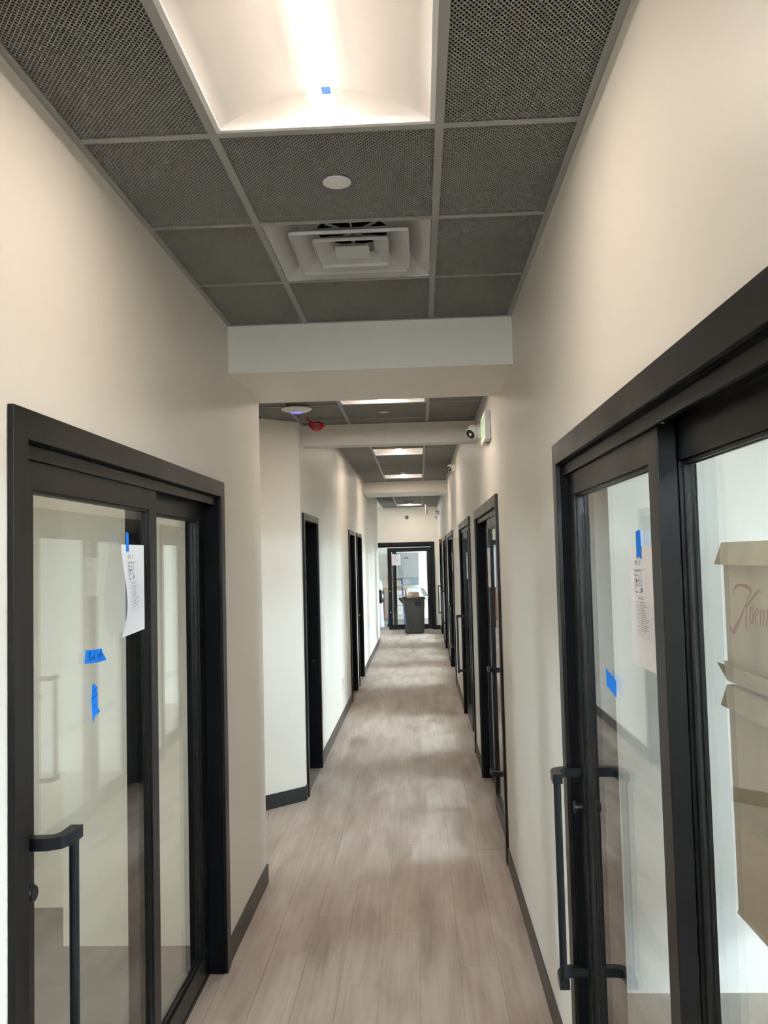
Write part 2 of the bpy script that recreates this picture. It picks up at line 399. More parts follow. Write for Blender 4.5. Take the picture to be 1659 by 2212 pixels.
def scrim_me(w, l):
    k = (round(w, 3), round(l, 3))
    if k not in _sc:
        m = MB(); m.box(-w/2+.006, w/2-.006, -l/2+.006, l/2-.006, .022, .026); bmesh.ops.recalc_face_normals(m.bm, faces=m.bm.faces)
        me = bpy.data.meshes.new('black_backing'); m.bm.to_mesh(me); m.bm.free(); me.materials.append(M_deck); _sc[k] = me
    return _sc[k]
def panel(x0, x1, y0, y1, z):
    """one lay-in panel between tee centre lines"""
    w, l = x1-x0, y1-y0
    if w < .06 or l < .06: return
    p = link('ceiling_panel', panel_me(w, l), CG, loc=((x0+x1)/2, (y0+y1)/2, z+.0012))
    tag(link('mesh_lattice', lattice_me(w-.012, l-.012), p, loc=(0, 0, .001)), kind='stuff')
    link('black_backing', scrim_me(w, l), p)
def tee(x0, x1, y0, y1, z, name): MB().box(x0, x1, y0, y1, z-.0015, z+.001).box((x0+x1)/2-.0006 if x1-x0 < y1-y0 else x0, (x0+x1)/2+.0006 if x1-x0 < y1-y0 else x1, y0 if x1-x0 < y1-y0 else (y0+y1)/2-.0006, y1 if x1-x0 < y1-y0 else (y0+y1)/2+.0006, z+.001, z+.03).build(name, M_tee, CG)
def grid(ya, yb, z, yref, special, xl=XL, extra=None):
    """tees, wall angles and panels of one ceiling bay; special: row index -> no centre panel"""
    tee(XA-TW/2, XA+TW/2, ya, yb, z, 'main_tee'); tee(XB-TW/2, XB+TW/2, ya, yb, z, 'main_tee')
    MB().box(xl, xl+.022, ya, yb, z-.0022, z-.0006).box(xl, xl+.001, ya, yb, z-.0006, z+.022).build('wall_angle', M_tee, CG)
    MB().box(XR-.022, XR, ya, yb, z-.0022, z-.0006).box(XR-.001, XR, ya, yb, z-.0006, z+.022).build('wall_angle', M_tee, CG)
    MB().box(XL, XR, ya, ya+.022, z-.0024, z-.0008).build('wall_angle', M_tee, CG)
    MB().box(XL, XR, yb-.022, yb, z-.0024, z-.0008).build('wall_angle', M_tee, CG)
    k0 = math.ceil((ya-yref)/G - 1e-6); k1 = math.floor((yb-yref)/G + 1e-6)
    edges = sorted(set([round(ya, 4)] + [round(yref+k*G, 4) for k in range(k0, k1+1)] + [round(yb, 4)]))
    edges = [e for i, e in enumerate(edges) if i == 0 or e-edges[i-1] > .02]
    cols = [(XL, XA), (XA, XB), (XB, XR)]
    for a, c in zip(edges, edges[1:]):
        k = round((a-yref)/G, 3) if abs((a-yref)/G-round((a-yref)/G)) < .03 else -999
        for ci, (x0, x1) in enumerate(cols):
            if ci == 1 and int(round(k)) in special and k != -999: continue
            panel(x0, x1, a, c, z)
        if a > ya+.05:
            for x0, x1 in ((XL, XA-TW/2), (XA+TW/2, XB-TW/2), (XB+TW/2, XR)):
                tee(x0, x1, a-TW/2, a+TW/2, z-.0003, 'cross_tee')
Z1, Z2, Z3, Z4 = 2.960, 2.870, 3.060, 3.050
Y1 = 2.196
grid(-2.9, 4.03, Z1, Y1, (-1, 1, -6))
grid(4.83, 6.60, Z2, 5.14, (0,))
grid(6.76, 13.85, Z3, 9.65, (0, 5))
grid(14.90, 21.0, Z4, 19.80, (0,))
# side passage bays (only their near corner shows)
for x0, x1, ya, yb in ((XA-G, XL, 4.83, 5.14), (XA-G, XL, 5.14, 5.75), (XA-G, XL, 5.75, 6.36)): panel(x0, x1, ya, yb, Z2)
for ya, yb in ((4.83, 5.14), (5.14, 5.75)): panel(XA-2*G, XA-G, ya, yb, Z2)
tee(XA-G-TW/2, XA-G+TW/2, 4.83, 6.3, Z2, 'main_tee')
for yy in (5.14, 5.75): tee(XA-2*G, XL, yy-TW/2, yy+TW/2, Z2-.0003, 'cross_tee')
m = MB(); q = [p0+nv*.0, p0+nv*.022, p1+nv*.022, p1+nv*.0]; m.prism([(v.x, v.y) for v in q], Z2-.0026, Z2-.0012); m.build('wall_angle', M_tee, CG)
struct(MB().box(XL-.145, XL, 18.3, 21.0, Z4+.03, HI).build('ceiling_bulkhead', M_wall))
MB().box(-4.0, XL, 18.3, 21.0, Z4-.0, Z4+.03).build('lobby_ceiling_board', M_wall, CG)

# ------------------------------------------------------------------ lights
XC = (XA+XB)/2
def make_light(label, loc):
    t = thing('ceiling_light', label, 'light fixture', loc, group='recessed square ceiling lights')
    hw = G/2-.0135
    m = MB()                                            # rim flange
    o = hw+.003; i = hw-.012
    for a in ((-o, o, -o, -i), (-o, o, i, o), (-o, -i, -i, i), (i, o, -i, i)): m.box(a[0], a[1], a[2], a[3], -.001, .006)
    m.build('rim', M_white, t, bevel=.001)
    n = 24; H = .095; hx = hw-.010; hy = hw-.010        # curved reflector, arched across x
    arc = [(-hx + 2*hx*k/n, .004 + H*math.sin(math.pi*k/n)**.85) for k in range(n+1)]
    m = MB(); rows = [m.verts([(x, s*hy, z) for x, z in arc]) for s in (-1, 1)]
    for k in range(n): m.bm.faces.new((rows[0][k], rows[0][k+1], rows[1][k+1], rows[1][k]))
    m.build('reflector', M_vault, t, smooth=True)
    for s in (-1, 1):
        m = MB(); vs = m.verts([(x, s*hy, z) for x, z in arc] + [(hx, s*hy, .0), (-hx, s*hy, .0)]); m.bm.faces.new(vs); m.build('end_plate', M_vault, t)
    m = MB(); m.box(-hw, hw, -hw, hw, .104, .110); m.box(-hw, -hw+.002, -hw, hw, .0, .104); m.box(hw-.002, hw, -hw, hw, .0, .104); m.box(-hw, hw, -hw, -hw+.002, 0, .104); m.box(-hw, hw, hw-.002, hw, 0, .104)
    m.build('housing', M_white, t)
    MB().box(-.030, .030, -hy+.002, hy-.002, .0265, .0275).build('lens', M_lens, t)
    m = MB(); m.prism([(-.031, .028), (.031, .028), (.022, .060), (-.022, .060)], -hy+.002, hy-.002, 'y'); m.build('lens_side', M_lens2, t)
    return t
L0 = make_light('recessed square light nearest the camera, blue tape scrap on its lens', (XC, Y1-G/2, Z1))
for yy, z, lb in ((Y1-5.5*G, Z1, 'recessed square light behind the camera position'),
                  (5.14+G/2, Z2, 'recessed square light in the low bay past the first header beam'),
                  (9.65+G/2, Z3, 'recessed square light, nearer of the two past the second header beam'),
                  (9.65+5.5*G, Z3, 'recessed square light, farther of the two past the second header beam'),
                  (19.80+G/2, Z4, 'recessed square light in front of the end wall')):
    dup(L0, (XC, yy, z), lb)
# unseen copies of the fixture, added to brighten the room on the left
for _x, _y, _l in ((-1.6, .5, 'nearest its rear wall and the glass'), (-3.0, .5, 'in its rear corner'), (-1.6, 1.9, 'in its middle near the glass'), (-3.0, 1.9, 'before the outer window'), (-1.6, 3.2, 'by the stepped wall'), (-3.0, 3.2, 'in its far corner')):
    dup(L0, (_x, _y, 2.75-.004), 'added unseen square light in the left room, ' + _l)
tag(MB().box(-.012, .012, -.018, .018, -.0007, 0)  .build('blue_tape', M_tape2, loc=(XC+.018, 2.047, Z1+.0262)), 'tiny blue tape scrap stuck on the nearest ceiling light lens', 'tape')

# ------------------------------------------------------------------ ceiling devices
def disc(x, y, z, r, label, name='sprinkler_cover', cat='sprinkler cover', m_=None, group='round white sprinkler covers'):
    m = MB(); m.lathe((0, 0, 0), (0, 0, 1), [(r*.93, -.007), (r, -.006), (r, -.0025), (.012, -.0024), (.012, .02)], 40)
    return tag(m.build(name, m_ or M_cool, smooth=True, loc=(x, y, z)), label, cat, group)
disc(XC, Y1+G/2, Z1, .043, 'round white sprinkler cover on the panel behind the nearest light')
disc(-.235, 6.07, Z2, .036, 'round white sprinkler cover in the low bay past the first beam')
disc(-.222, 9.35, Z3, .040, 'round white sprinkler cover right past the second header beam')
disc(-.222, 12.40, Z3, .040, 'round white sprinkler cover just before the farther of the paired lights')
tag(MB().lathe((0, 0, 0), (0, 0, 1), [(.098, -.022), (.105, -.012), (.105, -.002), (.02, -.002), (.02, .02)], 32).build('ceiling_vent', M_dark, smooth=True, loc=(-.23, 19.0, Z4)), 'round black ceiling vent before the end wall light', 'vent')

# square cone air diffuser
def sq(h, z, r=.012, n=4):
    pts = []
    for cx, cy, a0 in ((1, 1, 0), (-1, 1, 90), (-1, -1, 180), (1, -1, 270)):
        for k in range(n+1):
            a = math.radians(a0 + 90*k/n); pts.append((cx*(h-r)+r*math.cos(a), cy*(h-r)+r*math.sin(a), z))
    return pts
t = thing('air_diffuser', 'square white stepped air diffuser set among the dark ceiling panels', 'air vent', (XC, Y1+1.5*G, Z1))
H0 = G/2-.0135
def shell(hb, zb, ht, zt, name, r=.012):
    """thin square funnel: wide at the bottom, narrowing upward"""
    m = MB(); m.loft([sq(hb-.003, zb+.008, r), sq(hb, zb+.008, r), sq(hb, zb-.004, r), sq(hb-.0025, zb-.004, r), sq(hb-.003, zb+.007, r), sq(ht-.0025, zt, r), sq(ht, zt, r), sq(hb-.002, zb+.010, r)], True, False)
    # close: last ring to the first
    return m.build(name, M_lamel, t, smooth=False)
m = MB(); m.loft([sq(H0, .0, .003), sq(H0, .004, .003), sq(H0-.03, .022, .01), sq(.195, .085, .02)], True, False); m.build('outer_cone', M_lamel, t, smooth=True)
shell(.213, -.002, .145, .042, 'cone', .014); shell(.138, -.001, .082, .036, 'cone', .012); 
m = MB(); m.loft([sq(.064, .002, .01), sq(.062, .004, .01), sq(.040, .022, .01), sq(.038, .021, .01)], True, True); m.build('centre_pan', M_lamel, t)
m = MB(); m.lathe((0, 0, .085), (0, 0, 1), [(.135, 0), (.135, .12), (.001, .121)], 32, False); m.build('neck', M_dark, t, smooth=True)
m = MB(); m.box(-.205, .205, -.205, .205, .112, .1122); 
m = MB(); pts = 32
outer = m.verts(sq(.196, .085, .02, 8)); inner = m.verts([(.135*math.cos(2*math.pi*k/36), .135*math.sin(2*math.pi*k/36), .085) for k in range(36)])
# fan between square and round neck
import itertools
def ang(v): return math.atan2(v.co.y, v.co.x) % (2*math.pi)
outer.sort(key=ang); inner.sort(key=ang)
for k in range(36): m.bm.faces.new((outer[k], outer[(k+1) % 36], inner[(k+1) % 36], inner[k]))
m.build('neck_plate', M_lamel, t)
for a in (0, 45, 90, 135):
    m = MB(); c, s = math.cos(math.radians(a)), math.sin(math.radians(a)); w_ = .0025
    m.loft([[(c*q-s*w_, s*q+c*w_, .075), (c*q+s*w_, s*q-c*w_, .075), (c*q+s*w_, s*q-c*w_, .083), (c*q-s*w_, s*q+c*w_, .083)] for q in (-.134, .134)])
    m.build('spoke', M_lamel, t)
MB().cyl((0, 0, .02), (0, 0, .085), .004, 8).build('spindle', M_steel, t)

# wireless access point on the side passage ceiling, with its blue light
t = thing('access_point', 'white saucer-shaped ceiling access point with a blue light ring', 'access point', (-.828, 5.76, Z2))
m = MB(); m.lathe((0, 0, 0), (0, 0, -1), [(.060, -.002), (.085, .004), (.106, .016), (.106, .020), (.090, .030), (.060, .040), (.030, .045), (.0001, .046)], 40); m.build('shell', M_cool, t, smooth=True)
m = MB(); pr = [(.032, .0445), (.036, .0435), (.041, .043), (.041, .0455), (.034, .047)]
m.lathe((0, 0, 0), (0, 0, -1), [(.0345, .0432), (.038, .0428), (.0382, .0440), (.0347, .0450)], 40, False); m.build('light_ring', M_ring, t, smooth=True)
# loose red cable looped through the ceiling
t = thing('red_cable_coil', 'loose coil of red cable hanging from the ceiling by the access point', 'cable', (-.75, 6.24, Z2))
for q, (rx, rz, dy, dz) in enumerate(((.050, .016, .0, .0), (.046, .022, .012, -.004), (.052, .019, -.012, -.010), (.040, .026, .004, -.014))):
    pts = [(rx*math.cos(a)*(1+.06*math.sin(3*a+q)), dy+.018*math.sin(a+q), -.052+dz+rz*math.sin(a)) for a in [2*math.pi*k/28 for k in range(29)]]
    MB().tube(pts, .0050, 6).build('loop', M_red, t, smooth=True)
MB().tube([(-.066, -.03, .004), (-.060, -.02, -.014), (-.045, -.006, -.03), (-.025, 0, -.040), (.0, .008, -.034), (.03, .012, -.036)], .007, 6).build('tail', M_red, t, smooth=True)
MB().box(-.052, -.030, -.010, .010, -.050, -.040).build('cable_tie', M_dark, t)

# hanging metal cylinder before the end wall
t = thing('hanging_canopy', 'short brushed metal cylinder hanging before the end wall', 'ceiling fitting', (.182, 20.1, Z4))
MB().lathe((0, 0, 0), (0, 0, -1), [(.050, .0), (.050, .012), (.030, .018), (.012, .02), (.012, .03)], 24).build('mount', M_steel, t, smooth=True)
MB().cyl((0, 0, -.02), (0, 0, -.235), .029, 24).build('tube', M_steel, t, smooth=True)
# ------------------------------------------------------------------ wall devices
t = thing('exit_sign', 'white exit sign box with green lettering high on the right wall', 'exit sign', (XR, 5.50, 2.545))
MB().box(-.038, -.001, -.165, .175, 0, .185).build('housing', M_cool, t, bevel=.006)
MB().box(-.0395, -.0385, -.155, .165, .010, .175).build('face', M_exit, t)
m = MB()       # EXIT, read from the corridor (left = far)
def bar(y0, z0, y1, z1, w=.016):
    d = Vector((y1-y0, z1-z0)).normalized()*w/2; n = Vector((-d.y, d.x))
    A, B = Vector((y0, z0)), Vector((y1, z1)); P = [A-n, A+n, B+n, B-n]
    m.loft([[(-.0402, p.x, p.y) for p in P], [(-.0396, p.x, p.y) for p in P]])
y = .125
bar(y, .035, y, .150); bar(y, .043, y-.045, .043); bar(y, .0925, y-.04, .0925); bar(y, .142, y-.045, .142)
y = .055; bar(y, .035, y-.05, .150); bar(y, .150, y-.05, .035)
y = -.025; bar(y, .035, y, .150)
y = -.060; bar(y, .142, y-.06, .142); bar(y-.03, .035, y-.03, .150)
m.build('lettering', M_exitg, t)
MB().box(-.020, -.004, -.02, .02, -.006, 0).build('test_button', M_dark, t)

def turret(name, label, loc, n, look, r=.050, group='white dome security cameras'):
    t = thing(name, label, 'security camera', loc, group=group); n = Vector(n); look = Vector(look).normalized()
    MB().lathe((0, 0, 0), n, [(r*1.05, .0005), (r*1.1, .008), (r*1.0, .028), (r*.80, .040)], 32).build('mount', M_cool, t, smooth=True)
    c = n*(.040+r*.42)
    prof = [(r*math.sin(a), -r*math.cos(a)) for a in [math.pi*k/14 for k in range(0, 10)]] + [(r*.86, r*.62), (r*.80, r*.78)]
    MB().lathe(c, look, prof, 32).build('ball', M_cool, t, smooth=True)
    MB().lathe(c+look*r*.79, look, [(r*.70, 0), (r*.70, .002)], 32).build('face', M_dark, t)
    MB().lathe(c+look*(r*.79+.002), look, [(r*.20, 0), (r*.18, .002)], 24).build('lens_ring', M_cool, t)
    return t
turret('security_camera', 'white turret camera behind the exit sign on the right wall', (XR, 6.05, 2.70), (-1, 0, 0), (-.62, -.58, -.52), .052)
turret('security_camera', 'small white turret camera high on the right wall past the second beam', (XR, 10.5, 2.91), (-1, 0, 0), (-.55, -.65, -.5), .045)
turret('security_camera', 'white turret camera centred over the door on the end wall', (-.301, EY, 2.80), (0, -1, 0), (0, -.9, -.25), .056)
t = thing('emergency_light', 'pair of emergency lamp heads on the right wall near its end', 'emergency light', (XR, 19.6, 2.82))
MB().box(-.045, -.001, -.14, .14, -.05, .05).build('case', M_cool, t, bevel=.006)
for dy, dz in ((-.09, .03), (.06, -.10)):
    MB().lathe((-.045, dy, dz), (-.8, -.35, -.35), [(.018, 0), (.024, .02), (.046, .055), (.042, .058), (.0005, .05)], 20).build('lamp_head', M_steel, t, smooth=True)
t = thing('strobe', 'small reddish-brown device beside the last door casing on the right', 'alarm', (XR, 17.72, 2.14))
MB().lathe((0, 0, 0), (-1, 0, 0), [(.035, .0005), (.038, .02), (.026, .035)], 20).build('back_box', M_copper, t, smooth=True)
MB().lathe((-.035, 0, 0), (-1, 0, 0), [(.020, 0), (.026, .02), (.012, .034), (.0005, .036)], 20).build('lens', M_copper, t, smooth=True)

def plate(name, label, x, y, z, s, h=.115, w=.072, sw=True, group=None):
    t = thing(name, label, 'wall plate', (x, y, z), group=group)
    MB().box(*( (.0003, .006) if s > 0 else (-.006, -.0003)), -w/2, w/2, -h/2, h/2).build('cover', M_cool, t, bevel=.0015)
    if sw: MB().box(*((.006, .009) if s > 0 else (-.009, -.006)), -.016, .016, -.033, .033).build('rocker', M_cool, t)
    else:
        for dz in (-.02, .02): MB().box(*((.006, .0075) if s > 0 else (-.0075, -.006)), -.016, .016, dz-.013, dz+.013).build('socket', M_white, t)
plate('switch_plate', 'white switch plate on the far left wall past the door pair', XL, 14.35, 1.07, 1, .19, .115)
plate('outlet_plate', 'white outlet plate low on the right wall behind the near pull handle', XR, 3.22, .40, -1, sw=False)
plate('outlet_plate', 'white outlet plate low on the right wall before the third glass door', XR, 7.50, .40, -1, sw=False)
plate('outlet_plate', 'white outlet plate low on the far left wall between swing doors', XL, 9.55, .40, 1, sw=False)

# ------------------------------------------------------------------ sliding glass doors
def sheet_me(parent, m_, f):
    pass
def ink_lines(f, u):
    """printed plan and schedule of one taped sheet: f(a, h) -> position on the sheet, a across 0..1, h down 0..1"""
    A = MB(); B = MB()
    def rect(b_, a0, h0, a1, h1):
        vs = [b_.bm.verts.new(f(a, h)) for a, h in ((a0, h0), (a1, h0), (a1, h1), (a0, h1))]; b_.bm.faces.new(vs)
    rect(A, .24, .12, .36, .126); rect(A, .24, .134, .36, .139); rect(A, .24, .147, .36, .151); rect(A, .44, .115, .455, .155)
    # plan: outer walls
    rect(A, .20, .19, .66, .193)
    rect(A, .22, .20, .235, .385); rect(A, .48, .20, .49, .36); rect(A, .22, .20, .48, .207)
    rect(A, .22, .235, .36, .243); rect(A, .26, .27, .33, .30); rect(A, .28, .31, .31, .335); rect(A, .36, .28, .48, .284); rect(A, .38, .24, .40, .32)
    rect(A, .36, .325, .46, .329); rect(A, .25, .375, .31, .388); rect(A, .38, .375, .48, .382); rect(A, .46, .345, .52, .378)
    rect(B, .68, .19, .684, .40); rect(B, .22, .415, .68, .418)
    rect(A, .34, .430, .56, .435)
    rng = random.Random(3)
    for k in range(15):
        h = .455+.017*k
        rect(B, .24, h, .90, h+.0012); rect(A, .40, h+.006, .40+.16+.22*rng.random(), h+.0095)
        if k % 2 == 0: rect(B, .27, h+.005, .27+.06+.04*rng.random(), h+.010)
    for k in range(3): rect(B, .24, .715+.014*k, .90, .7165+.014*k)
    for p in (.24, .365, .72, .90): rect(B, p, .455, p+.004, .74)
    rect(B, .30, .955, .34, .96); rect(B, .68, .94, .72, .945)
    return A, B
def sliding_door(idx, side, y0, mode, label, hz=1.115, rot=None):
    s = -1 if side == 'l' else 1
    x = XL if side == 'l' else XR
    D = thing('door_%d' % idx, label, 'door', (x, y0, 0) if rot is None else rot[0], 0 if rot is None else rot[1], kind='structure')
    if mode == 'near': f = lambda u, v, z: (s*u, v, z)
    else: f = lambda u, v, z: (s*u, W-v, z)
    a, e = CASE_W, W-CASE_W
    # casing
    m = MB(f); m.arch(-.016, -.0004, 0, W, .001, TOP, a, a, TOP-INN); m.build('casing', M_blk, D, bevel=.002)
    m = MB(f); m.box(-.0002, .15, .046, a+.004, .001, TOP-.046); m.box(-.0002, .15, e-.004, W-.046, .001, TOP-.046); m.box(-.0002, .15, a+.004, e-.004, INN-.004, TOP-.046); m.build('jamb', M_jamb, D)
    m = MB(f); m.box(.008, .017, a+.004, e-.004, 2.066, INN-.004); m.box(.017, .070, a+.004, e-.004, 2.082, INN-.004); m.box(.070, .12, a+.004, e-.004, 2.072, INN-.004); m.build('track_header', M_blk, D, bevel=.001)
    m = MB(f); m.box(.0605, .0625, a+.004, e-.004, .001, .018); m.box(.112, .122, a+.004, e-.004, .001, .010); m.build('floor_track', M_blk, D, bevel=.001)
    def leaf(name, v0, v1, u0, u1, st, z0, z1, wt, wb, s2):
        P = MB(f).ring(u0, u1, v0, v1, z0, z1, st, s2, wt, wb)
        o = P.build(name, M_blk, D, bevel=.0018)
        uc = u0+.020
        g = MB(f).box(uc-.004, uc+.004, v0+st+.001, v1-s2-.001, z0+wb+.001, z1-wt-.001).build('glass', M_glass, o)
        bd = MB(f)
        for ua, ub in ((u0+.008, uc-.0045), (uc+.0045, uc+.010)):
            bd.ring(ua, ub, v0+st, v1-s2, z0+wb, z1-wt, .008, .008, .008, .008)
        bd.build('glazing_bead', M_blk, o, bevel=.001)
        return o
    sl = leaf('sliding_panel', a+.006, a+1.052, .020, .060, .095, .012, 2.072, .076, .11, .072)
    leaf('fixed_panel', a+.955, e-.006, .063, .100, .095, .012, 2.074, .080, .10, .095)
    # offset pull handle: two curved brackets and a round bar, on both faces
    zt, zb = hz, hz-.618
    for sg, uf in ((-1, .020),):
        h = MB(f)
        for zc in (zt, zb):
            cl = [(uf, .050+a), (uf+sg*.030, .050+a), (uf+sg*.058, .052+a), (uf+sg*.076, .062+a), (uf+sg*.085, .082+a), (uf+sg*.0865, .125+a), (uf+sg*.0865, .140+a)]
            L_, R_ = [], []
            for i, (uu, vv) in enumerate(cl):
                p = Vector(cl[min(i+1, len(cl)-1)]) - Vector(cl[max(i-1, 0)]); p.normalize(); nn = Vector((-p.y, p.x))*.015
                L_.append((uu+nn.x, vv+nn.y)); R_.append((uu-nn.x, vv-nn.y))
            L_[0] = (uf, L_[0][1]); R_[0] = (uf, R_[0][1])
            poly = L_+R_[::-1]
            h.loft([[(p[0], p[1], zc-.014) for p in poly], [(p[0], p[1], zc+.014) for p in poly]])
        hb_u = uf+sg*.0865
        n = 20; h.loft([[(hb_u+.0115*math.cos(2*math.pi*k/n), .122+a+.0115*math.sin(2*math.pi*k/n), z) for k in range(n)] for z in (zb, zt)])
        n = 10; h.loft([[(hb_u+r*math.cos(2*math.pi*k/n), .130+a+r*math.sin(2*math.pi*k/n), zt+z) for k in range(n)] for r, z in ((.005, .0135), (.004, .0148))])
        h.build('handle', M_hnd, sl, smooth=True)
        l = MB(f); n = 24
        l.loft([[(uf+sg*d, .048+a+r*math.cos(2*math.pi*k/n), zt-.112+r*math.sin(2*math.pi*k/n)) for k in range(n)] for r, d in ((.021, 0), (.021, .020), (.017, .024), (.017, .026))])
        l.build('lock_cylinder', M_hnd, sl, smooth=True)
    return D, f, sl
DL, fL, _ = sliding_door(1, 'l', L_DOOR, 'near', 'black-framed sliding glass door in the near left wall', 1.174)
lbs = ['black-framed sliding glass door in the near right wall, cardboard boxes behind it',
       'black-framed sliding glass door in the right wall, first one past the exit sign',
       'black-framed sliding glass door in the right wall, second one past the exit sign',
       'black-framed sliding glass door in the right wall, third one past the exit sign',
       'black-framed sliding glass door in the right wall, fourth one past the exit sign',
       'black-framed sliding glass door in the right wall, last one before the end wall']
FR = []
for k, ((y, md), lb) in enumerate(zip(R_DOORS, lbs)):
    D_, f_, _ = sliding_door(2+k, 'r', y, md, lb); FR.append((D_, f_, y))

# end wall unit: both panels stacked to the right, left half open
t = thing('door_8', 'black-framed sliding glass door in the end wall, standing half open', 'door', (0, EY, 0), kind='structure')
def fe(u, v, z): return (v, u, z)          # u depth, v = x
m = MB(fe); m.arch(-.016, -.0004, ED0, ED1, .001, TOP, .07, .085, .09); m.build('casing', M_blk, t, bevel=.002)
m = MB(fe); m.box(-.0002, .15, ED0+.046, ED0+.075, .001, TOP-.046); m.box(-.0002, .15, ED1-.10, ED1-.046, .001, TOP-.046); m.box(-.0002, .15, ED0+.075, ED1-.10, INN-.05, TOP-.046); m.build('jamb', M_jamb, t)
for nm, v0, v1, u0, u1 in (('sliding_panel', -.815, .285, .030, .076), ('fixed_panel', -.70, .262, .096, .138)):
    o = MB(fe).ring(u0, u1, v0, v1, .012, 2.040, .10, .10, .10, .12).build(nm, M_blk, t, bevel=.0018)
    uc = (u0+u1)/2; MB(fe).box(uc-.004, uc+.004, v0+.101, v1-.101, .133, 1.939).build('glass', M_glass, o)
    if nm == 'sliding_panel':
        for zc in (.96, .44):
            m = MB(fe); m.lathe((.030, -.765, zc), (-1, 0, 0), [(.016, 0), (.016, .03)], 16); m.build('lock_cylinder', M_steel, o, smooth=True)

# swing doors in the far left wall
for k, (y, w, hd, lb) in enumerate(SWING):
    t = thing('door_%d' % (9+k), lb, 'door', (XL, y, 0), kind='structure')
    g_ = lambda u, v, z: (-u, v, z)
    cw = .05
    m = MB(g_); m.arch(-.018, -.0004, 0, w, .001, TOP, cw, cw, .055); m.build('casing', M_blk, t, bevel=.0015)
    m = MB(g_); m.box(-.0002, .15, .036, cw+.004, .001, TOP-.036); m.box(-.0002, .15, w-cw-.004, w-.036, .001, TOP-.036); m.box(-.0002, .15, cw+.004, w-cw-.004, TOP-.059, TOP-.036); m.build('jamb', M_jamb, t)
    v0, v1 = cw+.007, w-cw-.007
    lf = MB(g_).ring(.088, .130, v0, v1, .010, TOP-.064, .13, .13, .13, .26).build('leaf', M_blk, t, bevel=.0015)
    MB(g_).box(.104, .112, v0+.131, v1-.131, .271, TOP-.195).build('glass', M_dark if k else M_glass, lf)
    hv = v1-.065 if hd == 'far' else v0+.065; dd = -1 if hd == 'far' else 1; hz = .94
    m = MB(g_); n = 20
    m.lathe((.088, hv, hz), (-1, 0, 0), [(.026, 0), (.026, .008), (.011, .010), (.011, .052)], 20)
    m.tube([(.044, hv, hz), (.036, hv+dd*.012, hz), (.034, hv+dd*.06, hz), (.036, hv+dd*.115, hz)], .009, 10)
    m.build('lever_handle', M_steel if k else M_hnd, lf, smooth=True)

# ------------------------------------------------------------------ taped sheets
def sheet(f, v0, z1, u, label, curl=0.0, v_w=.216, h=.279, mirror=False, glassu=.049, name='taped_sheet', tape=(.4, .050), tilt=0.0, tw=.024, tlen=.060, D_=None):
    t = thing(name, label, 'paper', D_.location if D_ else (0, 0, 0))
    def at(a, hh, off=0.0):            # a 0..1 across (towards +v), hh 0..1 downwards
        c = curl*(max(0, .7-a)**1.2)*math.sin(math.pi*min(1.0, hh**1.5))
        return f(u-off-c-.0, v0+a*v_w + tilt*hh, z1-hh*h - (.010*(1-a) if curl else 0)*hh)
    m = MB(); n = 10; rows = []
    for side_ in (0, 1): rows.append([[m.bm.verts.new(at(i/n, j/n, .0002*side_)) for i in range(n+1)] for j in range(n+1)])
    for r_ in rows:
        for j in range(n):
            for i in range(n): m.bm.faces.new((r_[j][i], r_[j][i+1], r_[j+1][i+1], r_[j+1][i]))
    for i in range(n):
        m.bm.faces.new((rows[0][0][i], rows[0][0][i+1], rows[1][0][i+1], rows[1][0][i])); m.bm.faces.new((rows[0][n][i], rows[0][n][i+1], rows[1][n][i+1], rows[1][n][i]))
        m.bm.faces.new((rows[0][i][0], rows[0][i+1][0], rows[1][i+1][0], rows[1][i][0])); m.bm.faces.new((rows[0][i][n], rows[0][i+1][n], rows[1][i+1][n], rows[1][i][n]))
    m.build('page', M_paper, t, smooth=True)
    fa = (lambda a, hh: at(1-a, hh, .0009)) if mirror else (lambda a, hh: at(a, hh, .0009))
    A, B = ink_lines(fa, u)
    A.build('print', M_ink, t); B.build('faint_print', M_ink2, t)
    m = MB(); c = v0+tape[0]*v_w; zt = z1+tape[1]*.6
    pts = [(c-tw/2, zt), (c-.002, zt+.002), (c+tw/2, zt-.001), (c+tw/2+.002, zt-tlen), (c+.003, zt-tlen+.005), (c-tw/2+.001, zt-tlen-.001)]
    m.loft([[f(u-.0014, p, q) for p, q in pts], [f(u-.0020, p, q) for p, q in pts]])
    m.build('tape', M_tape, t)
    return t
sheet(fL, 2.578-L_DOOR, 1.872, .0175, 'printed plan sheet with curling corner taped on the near left glass door', curl=.030, D_=DL, tape=(.24, .062), tlen=.062)
sheet(lambda u, v, z: (u, v, z), 1.850-.845, 1.822, .0345, 'printed plan sheet on the near right glass door, blue tape strip at its top', D_=FR[0][0], mirror=True, tape=(.55, .060), tlen=.064, tw=.040)
for k, zz in ((1, 1.86), (2, 1.84), (3, 1.86), (4, 1.86), (5, 1.84)):
    D_, f_, y = FR[k]
    sheet(f_, .90, zz, .0175, 'printed sheet taped on the %s glass door past the exit sign' % ['', 'first', 'second', 'third', 'fourth', 'last'][k], D_=D_)
t_ = sheet(lambda u, v, z: (v, u, z), -.70, 1.885, .0475-.012, 'printed sheet taped on the glass panel of the end wall door', D_=bpy.data.objects['door_8'], tape=(.55, .05))

